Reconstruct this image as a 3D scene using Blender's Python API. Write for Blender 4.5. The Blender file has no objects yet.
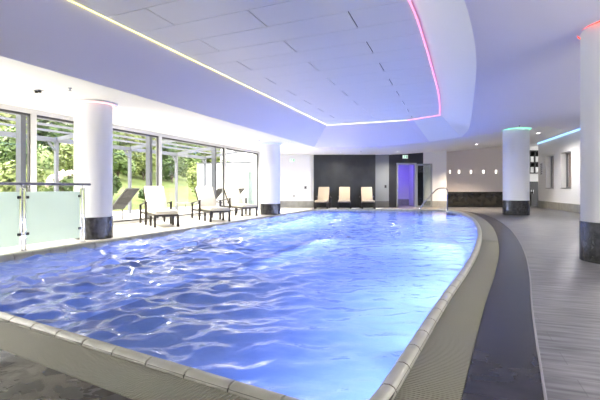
import bpy, bmesh, math, random
from mathutils import Vector, Matrix, noise
random.seed(7)
SC = bpy.context.scene
COL = SC.collection
PI = math.pi

# ------------------------------------------------------------------ camera
FPX = 430.0
PSI = math.atan2(155, FPX)
cs, sn = math.cos(PSI), math.sin(PSI)
cam = bpy.data.cameras.new('camera')
cam.sensor_width = 36.0
cam.lens = 36.0 * FPX / 600
cam.shift_y = -12 / 600
cam.clip_start = 0.05
cam.clip_end = 300
co = bpy.data.objects.new('camera', cam)
COL.objects.link(co)
co.location = (0, 0, 1.0)
co.rotation_euler = (PI / 2, 0, PSI)
SC.camera = co
SC.view_settings.view_transform = 'Standard'
SC.view_settings.look = 'None'
SC.view_settings.gamma = 1
SC.view_settings.use_curve_mapping = False
SC.view_settings.exposure = 2.42
SC.cycles.max_bounces = 10
SC.cycles.diffuse_bounces = 5
SC.cycles.glossy_bounces = 4
SC.cycles.transmission_bounces = 8
SC.cycles.transparent_max_bounces = 16
SC.cycles.sample_clamp_indirect = 6
SC.cycles.caustics_reflective = False
SC.cycles.caustics_refractive = False
SC.cycles.blur_glossy = 0.3
SC.cycles.use_denoising = True

# ------------------------------------------------------------------ helpers
def obj(name, bm, m, parent=None, smooth=False, recalc=True):
    me = bpy.data.meshes.new(name)
    if recalc:
        bmesh.ops.recalc_face_normals(bm, faces=bm.faces)
    bm.to_mesh(me); bm.free()
    for mm in (m if isinstance(m, (list, tuple)) else [m]):
        me.materials.append(mm)
    if smooth:
        for p in me.polygons: p.use_smooth = True
    o = bpy.data.objects.new(name, me)
    COL.objects.link(o)
    if parent is not None: o.parent = parent
    return o

def tag(o, label, cat, group=None):
    o['label'] = label; o['category'] = cat
    if group: o['group'] = group
    return o

def thing(name, label, cat, loc=(0, 0, 0), rz=0.0, group=None):
    o = bpy.data.objects.new(name, None)
    o.empty_display_size = .1
    COL.objects.link(o)
    o.location = loc; o.rotation_euler = (0, 0, rz)
    return tag(o, label, cat, group)

def struct(name, bm, m, parent=None, smooth=False, recalc=True):
    o = obj(name, bm, m, parent, smooth, recalc)
    if parent is None: o['kind'] = 'structure'
    return o

def dup(root, loc, rz, label, group=None):
    r = root.copy(); COL.objects.link(r)
    r.location = loc; r.rotation_euler = (0, 0, rz); r['label'] = label
    if group: r['group'] = group
    for ch in list(root.children):
        c = ch.copy(); COL.objects.link(c); c.parent = r
        for g in list(ch.children):
            d = g.copy(); COL.objects.link(d); d.parent = c
    return r

def BM(): return bmesh.new()

def box(bm, x0, x1, y0, y1, z0, z1, bev=0.0):
    g = bmesh.ops.create_cube(bm, size=1.0)
    vs = g['verts']
    for v in vs:
        v.co = Vector((x0 + (v.co.x + .5) * (x1 - x0), y0 + (v.co.y + .5) * (y1 - y0), z0 + (v.co.z + .5) * (z1 - z0)))
    if bev > 0:
        es = list({e for v in vs for e in v.link_edges})
        bmesh.ops.bevel(bm, geom=es, offset=bev, segments=2, affect='EDGES', profile=.6)
    return bm

def bxf(bm, M, x0, x1, y0, y1, z0, z1, bev=0.0):
    """box in a local frame M"""
    t = bmesh.new(); box(t, x0, x1, y0, y1, z0, z1, bev)
    t.transform(M)
    me = bpy.data.meshes.new('t'); t.to_mesh(me); t.free()
    bm.from_mesh(me); bpy.data.meshes.remove(me)
    return bm

def bar(bm, a, b, w, h=None, up=(0, 0, 1)):
    """rectangular bar from a to b"""
    h = h or w
    a, b = Vector(a), Vector(b); d = (b - a); L = d.length; d.normalize()
    u = Vector(up)
    if abs(d.dot(u)) > .98: u = Vector((1, 0, 0))
    s = d.cross(u).normalized(); u = s.cross(d).normalized()
    M = Matrix((( d.x, s.x, u.x, a.x), (d.y, s.y, u.y, a.y), (d.z, s.z, u.z, a.z), (0, 0, 0, 1)))
    return bxf(bm, M, 0, L, -w / 2, w / 2, -h / 2, h / 2)

def tube(bm, pts, r, seg=10, closed=False, cap=True):
    pts = [Vector(p) for p in pts]; n = len(pts); rings = []
    prev = None
    for i, p in enumerate(pts):
        if closed: d = pts[(i + 1) % n] - pts[i - 1]
        else: d = pts[min(i + 1, n - 1)] - pts[max(i - 1, 0)]
        d.normalize()
        if prev is None:
            u = Vector((0, 0, 1)) if abs(d.z) < .9 else Vector((1, 0, 0))
        else: u = prev
        s = d.cross(u).normalized(); u = s.cross(d).normalized(); prev = u
        rr = r[i] if isinstance(r, (list, tuple)) else r
        rings.append([bm.verts.new(p + (s * math.cos(2 * PI * k / seg) + u * math.sin(2 * PI * k / seg)) * rr) for k in range(seg)])
    m = n if closed else n - 1
    for i in range(m):
        A, B = rings[i], rings[(i + 1) % n]
        for k in range(seg):
            bm.faces.new((A[k], A[(k + 1) % seg], B[(k + 1) % seg], B[k]))
    if cap and not closed:
        bm.faces.new(rings[0]); bm.faces.new(rings[-1])
    return bm

def lathe(bm, prof, seg=48, cx=0, cy=0):
    """closed profile list of (r, z) revolved about z; r=0 ends are capped"""
    rings = []
    for r, z in prof:
        if r < 1e-6: rings.append([bm.verts.new((cx, cy, z))])
        else: rings.append([bm.verts.new((cx + r * math.cos(2 * PI * k / seg), cy + r * math.sin(2 * PI * k / seg), z)) for k in range(seg)])
    for A, B in zip(rings, rings[1:]):
        for k in range(seg):
            k2 = (k + 1) % seg
            if len(A) == 1 and len(B) == 1: continue
            if len(A) == 1: bm.faces.new((A[0], B[k2], B[k]))
            elif len(B) == 1: bm.faces.new((A[k], A[k2], B[0]))
            else: bm.faces.new((A[k], A[k2], B[k2], B[k]))
    return bm

def poly(bm, loop, z=0.0, holes=()):
    """filled flat polygon (may be concave, may have holes)"""
    es = []
    for lp in [loop] + list(holes):
        vs = [bm.verts.new((p[0], p[1], z)) for p in lp]
        for i in range(len(vs)): es.append(bm.edges.new((vs[i], vs[(i + 1) % len(vs)])))
    bmesh.ops.triangle_fill(bm, edges=es, use_beauty=True, use_dissolve=False)
    for f in bm.faces:
        f.normal_update()
        if f.normal.z < 0: f.normal_flip()
    return bm

# ------------------------------------------------------------------ materials
def nm(name):
    m = bpy.data.materials.new(name); m.use_nodes = True
    nt = m.node_tree
    return m, nt, nt.nodes, nt.links, nt.nodes['Principled BSDF']

def flat(name, c, rough=.5, metal=0.0, spec=.5, bump=0.0, bscale=40):
    m, nt, N, L, b = nm(name)
    b.inputs['Base Color'].default_value = (*c, 1)
    b.inputs['Roughness'].default_value = rough
    b.inputs['Metallic'].default_value = metal
    b.inputs['Specular IOR Level'].default_value = spec
    if bump:
        tc = N.new('ShaderNodeTexCoord'); n = N.new('ShaderNodeTexNoise'); bp = N.new('ShaderNodeBump')
        n.inputs['Scale'].default_value = bscale
        bp.inputs['Strength'].default_value = bump; bp.inputs['Distance'].default_value = .01
        L.new(tc.outputs['Object'], n.inputs['Vector']); L.new(n.outputs['Fac'], bp.inputs['Height']); L.new(bp.outputs['Normal'], b.inputs['Normal'])
    return m

def emit(name, c, s):
    m, nt, N, L, b = nm(name)
    b.inputs['Base Color'].default_value = (*c, 1)
    b.inputs['Emission Color'].default_value = (*c, 1)
    b.inputs['Emission Strength'].default_value = s
    return m

def noisy(name, c1, c2, scale=3, rough=.5, stretch=(1, 1, 1), detail=5, bump=.0, spec=.5, tile=None, mortar=None, msize=.004, rough2=None, off=.5):
    m, nt, N, L, b = nm(name)
    tc = N.new('ShaderNodeTexCoord'); mp = N.new('ShaderNodeMapping'); n = N.new('ShaderNodeTexNoise')
    mp.inputs['Scale'].default_value = stretch
    n.inputs['Scale'].default_value = scale; n.inputs['Detail'].default_value = detail
    r = N.new('ShaderNodeValToRGB')
    r.color_ramp.elements[0].position = .3; r.color_ramp.elements[1].position = .7
    r.color_ramp.elements[0].color = (*c1, 1); r.color_ramp.elements[1].color = (*c2, 1)
    L.new(tc.outputs['Object'], mp.inputs['Vector']); L.new(mp.outputs['Vector'], n.inputs['Vector']); L.new(n.outputs['Fac'], r.inputs['Fac'])
    out = r.outputs['Color']
    b.inputs['Roughness'].default_value = rough; b.inputs['Specular IOR Level'].default_value = spec
    if rough2 is not None:
        n2 = N.new('ShaderNodeTexNoise'); n2.inputs['Scale'].default_value = 2.6; n2.inputs['Detail'].default_value = 4
        r2 = N.new('ShaderNodeMapRange'); r2.inputs['From Min'].default_value = .47; r2.inputs['From Max'].default_value = .56
        r2.inputs['To Min'].default_value = rough; r2.inputs['To Max'].default_value = rough2
        L.new(tc.outputs['Object'], n2.inputs['Vector']); L.new(n2.outputs['Fac'], r2.inputs['Value']); L.new(r2.outputs['Result'], b.inputs['Roughness'])
    if tile:
        br = N.new('ShaderNodeTexBrick'); br.offset = off
        br.inputs['Scale'].default_value = 1; br.inputs['Brick Width'].default_value = tile[0]; br.inputs['Row Height'].default_value = tile[1]
        br.inputs['Mortar Size'].default_value = msize; br.inputs['Mortar Smooth'].default_value = .1
        br.inputs['Color1'].default_value = (.86, .86, .86, 1); br.inputs['Color2'].default_value = (1, 1, 1, 1)
        mc = mortar or (.4, .4, .4); br.inputs['Mortar'].default_value = (*mc, 1)
        L.new(tc.outputs['Object'], br.inputs['Vector'])
        mx = N.new('ShaderNodeMix'); mx.data_type = 'RGBA'; mx.blend_type = 'MULTIPLY'; mx.inputs['Factor'].default_value = 1
        L.new(out, mx.inputs['A']); L.new(br.outputs['Color'], mx.inputs['B']); out = mx.outputs['Result']
    L.new(out, b.inputs['Base Color'])
    if bump:
        bp = N.new('ShaderNodeBump'); bp.inputs['Strength'].default_value = bump; bp.inputs['Distance'].default_value = .01
        L.new(n.outputs['Fac'], bp.inputs['Height']); L.new(bp.outputs['Normal'], b.inputs['Normal'])
    return m

def glass_mat(name, tint=(.975, .97, .965), refl=1.0):
    m = bpy.data.materials.new(name); m.use_nodes = True
    nt = m.node_tree; N, L = nt.nodes, nt.links; N.clear()
    o = N.new('ShaderNodeOutputMaterial'); mx = N.new('ShaderNodeMixShader')
    t = N.new('ShaderNodeBsdfTransparent'); g = N.new('ShaderNodeBsdfGlossy'); f = N.new('ShaderNodeMath'); lw = N.new('ShaderNodeLayerWeight'); pw = N.new('ShaderNodeMath')
    lw.inputs['Blend'].default_value = .5
    pw.operation = 'POWER'; pw.inputs[1].default_value = 5.0; L.new(lw.outputs['Facing'], pw.inputs[0])
    f.operation = 'MULTIPLY_ADD'; f.inputs[1].default_value = .75; f.inputs[2].default_value = .035; L.new(pw.outputs[0], f.inputs[0])
    g.inputs['Roughness'].default_value = 0.0
    g.inputs['Color'].default_value = (refl, refl, refl, 1)
    t.inputs['Color'].default_value = (*tint, 1)
    L.new(f.outputs[0], mx.inputs[0]); L.new(t.outputs[0], mx.inputs[1]); L.new(g.outputs[0], mx.inputs[2]); L.new(mx.outputs[0], o.inputs[0])
    return m

def frosted_mat():
    m = bpy.data.materials.new('frosted_glass'); m.use_nodes = True
    nt = m.node_tree; N, L = nt.nodes, nt.links; N.clear()
    o = N.new('ShaderNodeOutputMaterial')
    t = N.new('ShaderNodeBsdfTransparent'); t.inputs['Color'].default_value = (.86, .97, .92, 1)
    tr = N.new('ShaderNodeBsdfTranslucent'); tr.inputs['Color'].default_value = (.62, .69, .66, 1)
    d = N.new('ShaderNodeBsdfDiffuse'); d.inputs['Color'].default_value = (.72, .80, .765, 1)
    m1 = N.new('ShaderNodeMixShader'); m1.inputs[0].default_value = .5
    m2 = N.new('ShaderNodeMixShader'); m2.inputs[0].default_value = .1
    L.new(tr.outputs[0], m1.inputs[1]); L.new(d.outputs[0], m1.inputs[2])
    L.new(m1.outputs[0], m2.inputs[1]); L.new(t.outputs[0], m2.inputs[2]); L.new(m2.outputs[0], o.inputs[0])
    return m

def water_mat():
    m = bpy.data.materials.new('pool_water'); m.use_nodes = True
    nt = m.node_tree; N, L = nt.nodes, nt.links; N.clear()
    o = N.new('ShaderNodeOutputMaterial')
    tc = N.new('ShaderNodeTexCoord'); n = N.new('ShaderNodeTexNoise'); n.inputs['Scale'].default_value = 9; n.inputs['Detail'].default_value = 3
    bp = N.new('ShaderNodeBump'); bp.inputs['Strength'].default_value = .3; bp.inputs['Distance'].default_value = .02
    L.new(tc.outputs['Object'], n.inputs['Vector']); L.new(n.outputs['Fac'], bp.inputs['Height'])
    t = N.new('ShaderNodeBsdfTransparent'); t.inputs['Color'].default_value = (.8, .93, 1, 1)
    r = N.new('ShaderNodeBsdfRefraction'); r.inputs['Color'].default_value = (.86, .95, 1, 1); r.inputs['IOR'].default_value = 1.33; r.inputs['Roughness'].default_value = 0
    g = N.new('ShaderNodeBsdfGlossy'); g.inputs['Roughness'].default_value = .02; g.inputs['Color'].default_value = (1, 1, 1, 1)
    f = N.new('ShaderNodeFresnel'); f.inputs['IOR'].default_value = 1.33
    for q in (r, g, f): L.new(bp.outputs['Normal'], q.inputs['Normal'])
    m1 = N.new('ShaderNodeMixShader'); m1.inputs[0].default_value = .6
    m2 = N.new('ShaderNodeMixShader')
    L.new(t.outputs[0], m1.inputs[1]); L.new(r.outputs[0], m1.inputs[2])
    L.new(f.outputs[0], m2.inputs[0]); L.new(m1.outputs[0], m2.inputs[1]); L.new(g.outputs[0], m2.inputs[2]); L.new(m2.outputs[0], o.inputs[0])
    return m

WHITE = flat('white_plaster', (.83, .83, .82), .8, bump=.03, bscale=120)
WHITE2 = flat('white_column_paint', (.80, .80, .81), .55, bump=.02, bscale=60)
LILACLIGHT = flat('plaster_lilac_light_tint', (.81, .79, .88), .8, bump=.03, bscale=120)  # white plaster with the lilac room light put into its colour
PANEL = flat('ceiling_panel_white', (.90, .90, .90), .6)
GAP = flat('dark_gap', (.03, .03, .035), .9)
COPING = noisy('coping_ceramic', (.30, .30, .245), (.38, .38, .315), 6, .35, bump=.05)
GRATE = flat('grate_plastic', (.205, .20, .145), .5)
CHANNEL = flat('channel_dark', (.12, .12, .10), .7)
DARKSTONE = noisy('dark_slate', (.024, .024, .029), (.044, .043, .050), 5, .26, bump=.1, tile=(.9, .45), mortar=(.6, .6, .6), msize=.003, spec=.14)
WETSTONE = noisy('wet_dark_stone', (.018, .017, .013), (.04, .038, .03), 4, .32, bump=.15, tile=(.9, .6), mortar=(.35, .35, .35), msize=.006, rough2=.05, spec=.12)
PLANK = noisy('grey_wood_tile', (.035, .035, .04), (.21, .205, .21), 2.6, .35, stretch=(1.0, 9, 1), detail=7, bump=.06, tile=(1.2, .2), mortar=(.55, .55, .55), msize=.0025)
PALEDECK = noisy('pale_deck_tile', (.66, .62, .55), (.74, .70, .63), 3, .4, bump=.03, tile=(.6, .6), mortar=(.82, .8, .78), msize=.004, off=0)
BACKDECK = noisy('brown_deck_tile', (.22, .18, .14), (.30, .25, .20), 3, .4, tile=(.6, .6), mortar=(.7, .7, .7), msize=.004, off=0)
GREYBASE = noisy('grey_stone_base', (.26, .26, .24), (.36, .36, .33), 4, .45)
COLBASE = noisy('black_mosaic', (.012, .012, .014), (.05, .05, .055), 14, .25, bump=.1)
BLACKSTONE = noisy('black_stone_wall', (.013, .0145, .0125), (.030, .032, .028), 2.2, .35, bump=.15, tile=(1.2, .6), mortar=(.6, .6, .6), msize=.004)
GREYWALL = flat('grey_wall', (.22, .23, .23), .5)
NEARBLACK = flat('anthracite_wall', (.018, .018, .022), .5)
PINKWALL = flat('warm_white_wall', (.74, .68, .66), .8)
COUNTERM = noisy('dark_counter_stone', (.008, .0075, .007), (.026, .024, .021), 3.5, .18, bump=.05)
METAL = flat('grey_aluminium', (.36, .37, .38), .35, .6)
FRAMEW = flat('pale_window_frame', (.60, .60, .60), .4, .1)
FRAMED = flat('dark_window_seal', (.05, .05, .055), .5)
POSTM = flat('grey_steel_post', (.10, .11, .135), .45, .1)
POSTL = flat('light_steel_post', (.14, .15, .175), .5, .1)
CHROME = flat('chrome', (.48, .48, .49), .16, 1.0)
RAILTOP = flat('dark_handrail', (.16, .16, .20), .3, .6)
BLACK = flat('black_plastic', (.015, .015, .015), .4)
WOOD = noisy('dark_wood', (.010, .007, .005), (.022, .015, .011), 6, .4, stretch=(1, 8, 8))
CUSHION = flat('cream_cushion', (.55, .52, .44), .9, bump=.15, bscale=180)
CUSHION2 = flat('beige_cushion', (.46, .38, .27), .9, bump=.15, bscale=180)
SLING = flat('grey_sling', (.06, .06, .06), .7, bump=.1, bscale=300)
SLINGFR = flat('lounger_frame_grey', (.12, .12, .12), .4, .4)
POOLTILE = noisy('blue_pool_tile', (.105, .175, .42), (.14, .22, .48), 2, .35, tile=(.3, .15), mortar=(.75, .75, .8), msize=.006)
LAWN = noisy('lawn_grass', (.075, .115, .02), (.125, .165, .035), 1.2, .9, detail=8, bump=.4)
LEAF = [noisy('leaf_green', (.065, .12, .03), (.17, .25, .065), 2, .6), noisy('leaf_yellow_green', (.12, .17, .035), (.26, .31, .09), 2, .6), noisy('leaf_deep_green', (.035, .075, .018), (.10, .17, .042), 2, .6)]
BLOSSOM = flat('pale_blossom', (.85, .66, .78), .7)
BARK = flat('bark', (.10, .075, .05), .9)
PATIO = noisy('patio_paving', (.52, .50, .47), (.60, .58, .55), 2, .7, tile=(.6, .6), mortar=(.7, .7, .7), off=0)
OUTWALL = flat('white_render_wall', (.86, .86, .86), .9)
TEAL = flat('grey_green_panel', (.28, .36, .35), .5)
GLASS = glass_mat('window_glass')
DOORGLASS = glass_mat('door_glass', (.75, .78, .77))
FROST = frosted_mat()
WATER = water_mat()
TOWEL = flat('white_towel', (.82, .82, .82), .95, bump=.2, bscale=150)
BROWN = flat('brown_panel', (.30, .20, .15), .5)

# ------------------------------------------------------------------ pool outline
def catmull(pts, n=8):
    out = []
    P = [Vector((p[0], p[1])) for p in pts]
    P = [P[0] * 2 - P[1]] + P + [P[-1] * 2 - P[-2]]
    for i in range(1, len(P) - 2):
        for k in range(n):
            t = k / n
            a, b, c, d = P[i - 1:i + 3]
            out.append(.5 * ((2 * b) + (c - a) * t + (2 * a - 5 * b + 4 * c - d) * t * t + (3 * b - a - 3 * c + d) * t ** 3))
    out.append(P[-2])
    return out

def resample(pts, step):
    L = [0]
    for a, b in zip(pts, pts[1:]): L.append(L[-1] + (b - a).length)
    n = max(2, int(round(L[-1] / step))); out = []; j = 0
    for i in range(n + 1):
        t = L[-1] * i / n
        while j < len(L) - 2 and L[j + 1] < t: j += 1
        d = L[j + 1] - L[j]
        out.append(pts[j].lerp(pts[j + 1], (t - L[j]) / d if d > 1e-9 else 0))
    return out

near_c = [Vector(p) for p in ((-5.75, 2.86), (-.62, 1.86))]
corner_n = catmull([(-.62, 1.86), (-.47, 1.86), (-.38, 1.94), (-.355, 2.06)], 5)
right_c = catmull([(-.355, 2.06), (-.13, 4.0), (.09, 5.65), (.29, 7.5), (.46, 9.9), (.545, 12.5), (.49, 15.4), (.26, 18.2), (-.02, 19.6), (-.35, 20.35), (-.75, 20.5)], 10)
far_c = [Vector(p) for p in ((-.75, 20.5), (-5.5, 19.25))]
corner_f = catmull([(-5.5, 19.25), (-5.85, 19.05), (-6.03, 18.75), (-6.08, 18.4)], 5)
left_c = [Vector(p) for p in ((-6.08, 18.4), (-6.08, 3.3))]
corner_l = catmull([(-6.08, 3.3), (-6.04, 3.08), (-5.93, 2.94), (-5.75, 2.86)], 5)
segs = []
for nme, s in (('near', near_c), ('near', corner_n), ('right', right_c), ('far', far_c), ('far', corner_f), ('left', left_c), ('near', corner_l)):
    for p in resample(s, .15)[:-1]: segs.append((p, nme))
P = [p for p, n in segs]; K = [n for p, n in segs]; NP = len(P)
NRM = []
for i in range(NP):
    d = (P[(i + 1) % NP] - P[i - 1]).normalized()
    NRM.append(Vector((d.y, -d.x)))          # outward for a counter-clockwise loop
def offs(d): return [P[i] + NRM[i] * d for i in range(NP)]
def wid(i):                                    # overflow grate width
    k = K[i]
    if k == 'left': return 0.0
    if k == 'far':
        return .3 * max(0, min(1, (P[i].x + 6.0) / 2.5))
    if k == 'near' and P[i].x < -5.7: return .3 * max(0, min(1, (P[i].y < 3.0) * (P[i].x + 6.05) / .35))
    return .29
CW = .08
OC = offs(CW)
OG = [P[i] + NRM[i] * (CW + wid(i)) for i in range(NP)]
iR = [i for i in range(NP) if K[i] == 'right']

# coping: half-round tiles with joints every 0.3 m
bm = BM()
prof = [(-.012, -.10), (-.014, -.01), (-.006, .016), (.014, .031), (.042, .034), (.066, .024), (CW, .002), (CW, -.10)]
arc = 0.0; last = 0.0
rings = []
for i in range(NP):
    p, n = P[i], NRM[i]
    rings.append([(p.x + n.x * a, p.y + n.y * a, z) for a, z in prof])
# cumulative length and joint positions
cum = [0.0]
for i in range(NP): cum.append(cum[-1] + (P[(i + 1) % NP] - P[i]).length)
def at_len(s):
    s %= cum[-1]
    import bisect
    j = min(bisect.bisect_right(cum, s) - 1, NP - 1)
    t = (s - cum[j]) / (cum[j + 1] - cum[j])
    a = P[j].lerp(P[(j + 1) % NP], t); n = NRM[j].lerp(NRM[(j + 1) % NP], t).normalized()
    return a, n
NT = int(cum[-1] / .3); TL = cum[-1] / NT
for t in range(NT):
    s0, s1 = t * TL + .006, (t + 1) * TL - .006
    rr = []
    for q in range(3):
        p, n = at_len(s0 + (s1 - s0) * q / 2)
        rr.append([bm.verts.new((p.x + n.x * a, p.y + n.y * a, z)) for a, z in prof])
    for A, B in zip(rr, rr[1:]):
        for k in range(len(prof)): bm.faces.new((A[k], B[k], B[(k + 1) % len(prof)], A[(k + 1) % len(prof)]))
    bm.faces.new(rr[0]); bm.faces.new(rr[-1][::-1])
o = struct('pool_coping', bm, COPING, smooth=True)
md = o.modifiers.new('split', 'EDGE_SPLIT'); md.split_angle = math.radians(50)
# grout bed below the joints
bm = BM()
for i in range(NP):
    j = (i + 1) % NP
    a, b = P[i], P[j]; na, nb = NRM[i], NRM[j]
    q = [(a.x + na.x * .0, a.y + na.y * .0), (b.x + nb.x * .0, b.y + nb.y * .0), (b.x + nb.x * .075, b.y + nb.y * .075), (a.x + na.x * .075, a.y + na.y * .075)]
    lo = [bm.verts.new((x, y, -.10)) for x, y in q]; hi = [bm.verts.new((x, y, .012)) for x, y in q]
    bm.faces.new(hi)
    for k in range(4): bm.faces.new((lo[k], lo[(k + 1) % 4], hi[(k + 1) % 4], hi[k]))
o = struct('pool_coping_grout', bm, flat('grout_grey', (.07, .065, .055), .8))

# basin
bm = BM()
B0 = offs(.02)
top = [bm.verts.new((p.x, p.y, -.02)) for p in B0]; bot = [bm.verts.new((p.x, p.y, -1.3)) for p in B0]
for i in range(NP): bm.faces.new((top[i], bot[i], bot[(i + 1) % NP], top[(i + 1) % NP]))
poly(bm, [(p.x, p.y) for p in B0], -1.3)
struct('pool_basin', bm, POOLTILE, recalc=False)

# overflow grate (real bars over a dark channel)
bm = BM(); bc = BM()
pitch = .02
s = 0.0
i = 0
while s < cum[-1]:
    import bisect
    j = min(bisect.bisect_right(cum, s) - 1, NP - 1)
    w = wid(j)
    p, n = at_len(s)
    far = p.length
    step = pitch if far < 9 else .12
    if w > .05:
        t = Vector((-n.y, n.x)); hw = .0065 if far < 9 else .056
        a = p + n * (CW + .004); b = p + n * (CW + w - .004)
        vs = []
        for q, zz in ((a, 0), (b, 0)):
            vs.append([bm.verts.new((q.x - t.x * hw, q.y - t.y * hw, -.02)), bm.verts.new((q.x + t.x * hw, q.y + t.y * hw, -.02)),
                       bm.verts.new((q.x + t.x * hw, q.y + t.y * hw, .002)), bm.verts.new((q.x - t.x * hw, q.y - t.y * hw, .002))])
        A, B = vs
        for k in range(4): bm.faces.new((A[k], A[(k + 1) % 4], B[(k + 1) % 4], B[k]))
        bm.faces.new(A); bm.faces.new(B[::-1])
    s += step
# lengthwise carriers
for d in (.055, .15, .245):
    for i in range(NP):
        j = (i + 1) % NP
        if wid(i) > .28 and wid(j) > .28:
            a = P[i] + NRM[i] * (CW + d); b = P[j] + NRM[j] * (CW + d)
            bar(bm, (a.x, a.y, -.008), (b.x, b.y, -.008), .012, .014)
tag(obj('overflow_grate', bm, GRATE), 'beige slatted overflow grate running around the pool beside the coping', 'grate')
bc = BM()
for i in range(NP):
    j = (i + 1) % NP
    if wid(i) > .01 or wid(j) > .01:
        v = [bc.verts.new((q.x, q.y, -.03)) for q in (OC[i], OC[j], OG[j], OG[i])]
        bc.faces.new(v)
for i in range(NP):
    j = (i + 1) % NP
    a, c = OG[i], OG[j]
    bc.faces.new([bc.verts.new(q) for q in ((a.x, a.y, -.031), (c.x, c.y, -.031), (c.x, c.y, .0), (a.x, a.y, .0))])
struct('overflow_channel', bc, CHANNEL)

# ------------------------------------------------------------------ water
bm = BM()
g = .034
x0, x1, y0, y1 = -6.3, .75, 1.6, 20.8
WO = offs(.025)
wx = [(p.x, p.y) for p in WO]
def row_cross(y):
    xs = []
    for (ax, ay), (bx_, by) in zip(wx, wx[1:] + wx[:1]):
        if (ay <= y) != (by <= y): xs.append(ax + (y - ay) / (by - ay) * (bx_ - ax))
    return sorted(xs)
def wave(x, y):
    # livelier water in the part by the deck and the near edge, calmer towards the lit side
    calm = max(0.0, min(1.0, (x + 3.6 + .16 * (y - 4)) / 2.6))
    amp = 1.25 - .85 * calm
    far = max(.35, 1 - max(0, y - 10) / 14)
    a, b_ = -.45 * x + .89 * y, .89 * x + .45 * y
    v = noise.noise(Vector((b_ * .8, a * 1.3, 1.3))) * .040
    v += noise.noise(Vector((b_ * 3.1 + .7 * a, a * 5.0, 7.1))) * .054
    v += noise.noise(Vector((b_ * 6.2, a * 9.6 - .8 * b_, 3.7))) * .028
    return v * amp * far
rows = {}
ny = int((y1 - y0) / g); nx = int((x1 - x0) / g)
idx = {}
for iy in range(ny + 1):
    y = y0 + iy * g
    xs = row_cross(y)
    for k in range(0, len(xs) - 1, 2):
        for ix in range(nx + 1):
            x = x0 + ix * g
            if xs[k] <= x <= xs[k + 1]: idx[(ix, iy)] = bm.verts.new((x, y, -.045 + wave(x, y)))
for (ix, iy), v in list(idx.items()):
    q = [idx.get((ix + 1, iy)), idx.get((ix + 1, iy + 1)), idx.get((ix, iy + 1))]
    if all(q): bm.faces.new((v, *q))
    elif q[0] and q[1]: bm.faces.new((v, q[0], q[1]))
    elif q[1] and q[2]: bm.faces.new((v, q[1], q[2]))
    elif q[0] and q[2]: bm.faces.new((v, q[0], q[2]))
struct('water', bm, WATER, smooth=True, recalc=False)

# ------------------------------------------------------------------ ceiling
def smooth(t):
    t = max(0, min(1, t)); return t * t * (3 - 2 * t)
def ceil_z(x): return 2.7 + .68 * smooth((x + 4) / 9)
UZ = 3.5
lowR = catmull([(.22, 18.1), (.42, 16.4), (.45, 14.2), (.38, 9.5), (.31, 7.2), (.17, 5.5), (.0, 4.3), (-.35, 2.4), (-.8, .6), (-1.5, -1.6)], 8)
upR = catmull([(-.48, 15.48), (-.42, 13.6), (-.40, 11.5), (-.48, 7.55), (-.56, 5.88), (-.72, 4.6), (-1.05, 2.6), (-1.5, .6), (-2.1, -1.2)], 8)
nR = 60
def resn(pts, n):
    L = [0]
    for a, b in zip(pts, pts[1:]): L.append(L[-1] + (b - a).length)
    out = []; j = 0
    for i in range(n + 1):
        t = L[-1] * i / n
        while j < len(L) - 2 and L[j + 1] < t: j += 1
        out.append(pts[j].lerp(pts[j + 1], (t - L[j]) / (L[j + 1] - L[j])))
    return out
V2 = lambda *a: Vector(a)
low = {'left': resn([V2(-5.5, -1.6), V2(-5.5, 17.0)], 30), 'far': resn([V2(-5.5, 17.0), V2(-1.22, 18.2)], 16),
       'cham': resn([V2(-1.22, 18.2), V2(.22, 18.1)], 6), 'right': resn(lowR, nR), 'near': resn([lowR[-1], V2(-5.5, -1.6)], 10)}
upp = {'left': resn([V2(-4.85, -1.2), V2(-4.78, 16.42)], 30), 'far': resn([V2(-4.78, 16.42), V2(-1.66, 16.21)], 16),
       'cham': resn([V2(-1.66, 16.21), V2(-.48, 15.48)], 6), 'right': resn(upR, nR), 'near': resn([upR[-1], V2(-4.85, -1.2)], 10)}
order = ('left', 'far', 'cham', 'right', 'near')
lowloop = [p for k in order for p in low[k][:-1]]
bm = BM()
poly(bm, [(-8.9, -6), (9, -6), (9, 30), (-8.9, 30)], 0, holes=[[(p.x, p.y) for p in lowloop]])
for k in range(49):
    x = -5.5 + k * .3
    bmesh.ops.bisect_plane(bm, geom=bm.verts[:] + bm.edges[:] + bm.faces[:], plane_co=(x, 0, 0), plane_no=(1, 0, 0))
for v in bm.verts: v.co.z = ceil_z(v.co.x)
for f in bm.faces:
    f.material_index = 0 if f.calc_center_median().x < -5.5 or f.calc_center_median().y > 18.3 else 1  # lilac light tint in the colour, left off the daylit soffit and back strip
struct('ceiling', bm, [WHITE, LILACLIGHT], smooth=True, recalc=False)
bm = BM()
for k in order:
    A = [bm.verts.new((p.x, p.y, ceil_z(p.x))) for p in low[k]]
    B = [bm.verts.new((p.x, p.y, UZ + .02)) for p in upp[k]]
    for i in range(len(A) - 1): bm.faces.new((A[i], A[i + 1], B[i + 1], B[i]))
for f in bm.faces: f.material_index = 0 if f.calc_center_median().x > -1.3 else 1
o = struct('ceiling_coffer', bm, [flat('white_plaster_lit_side', (.93, .93, .91), .8), LILACLIGHT], smooth=True)  # lit right slope whitened in its colour; other slopes carry the lilac light
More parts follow.
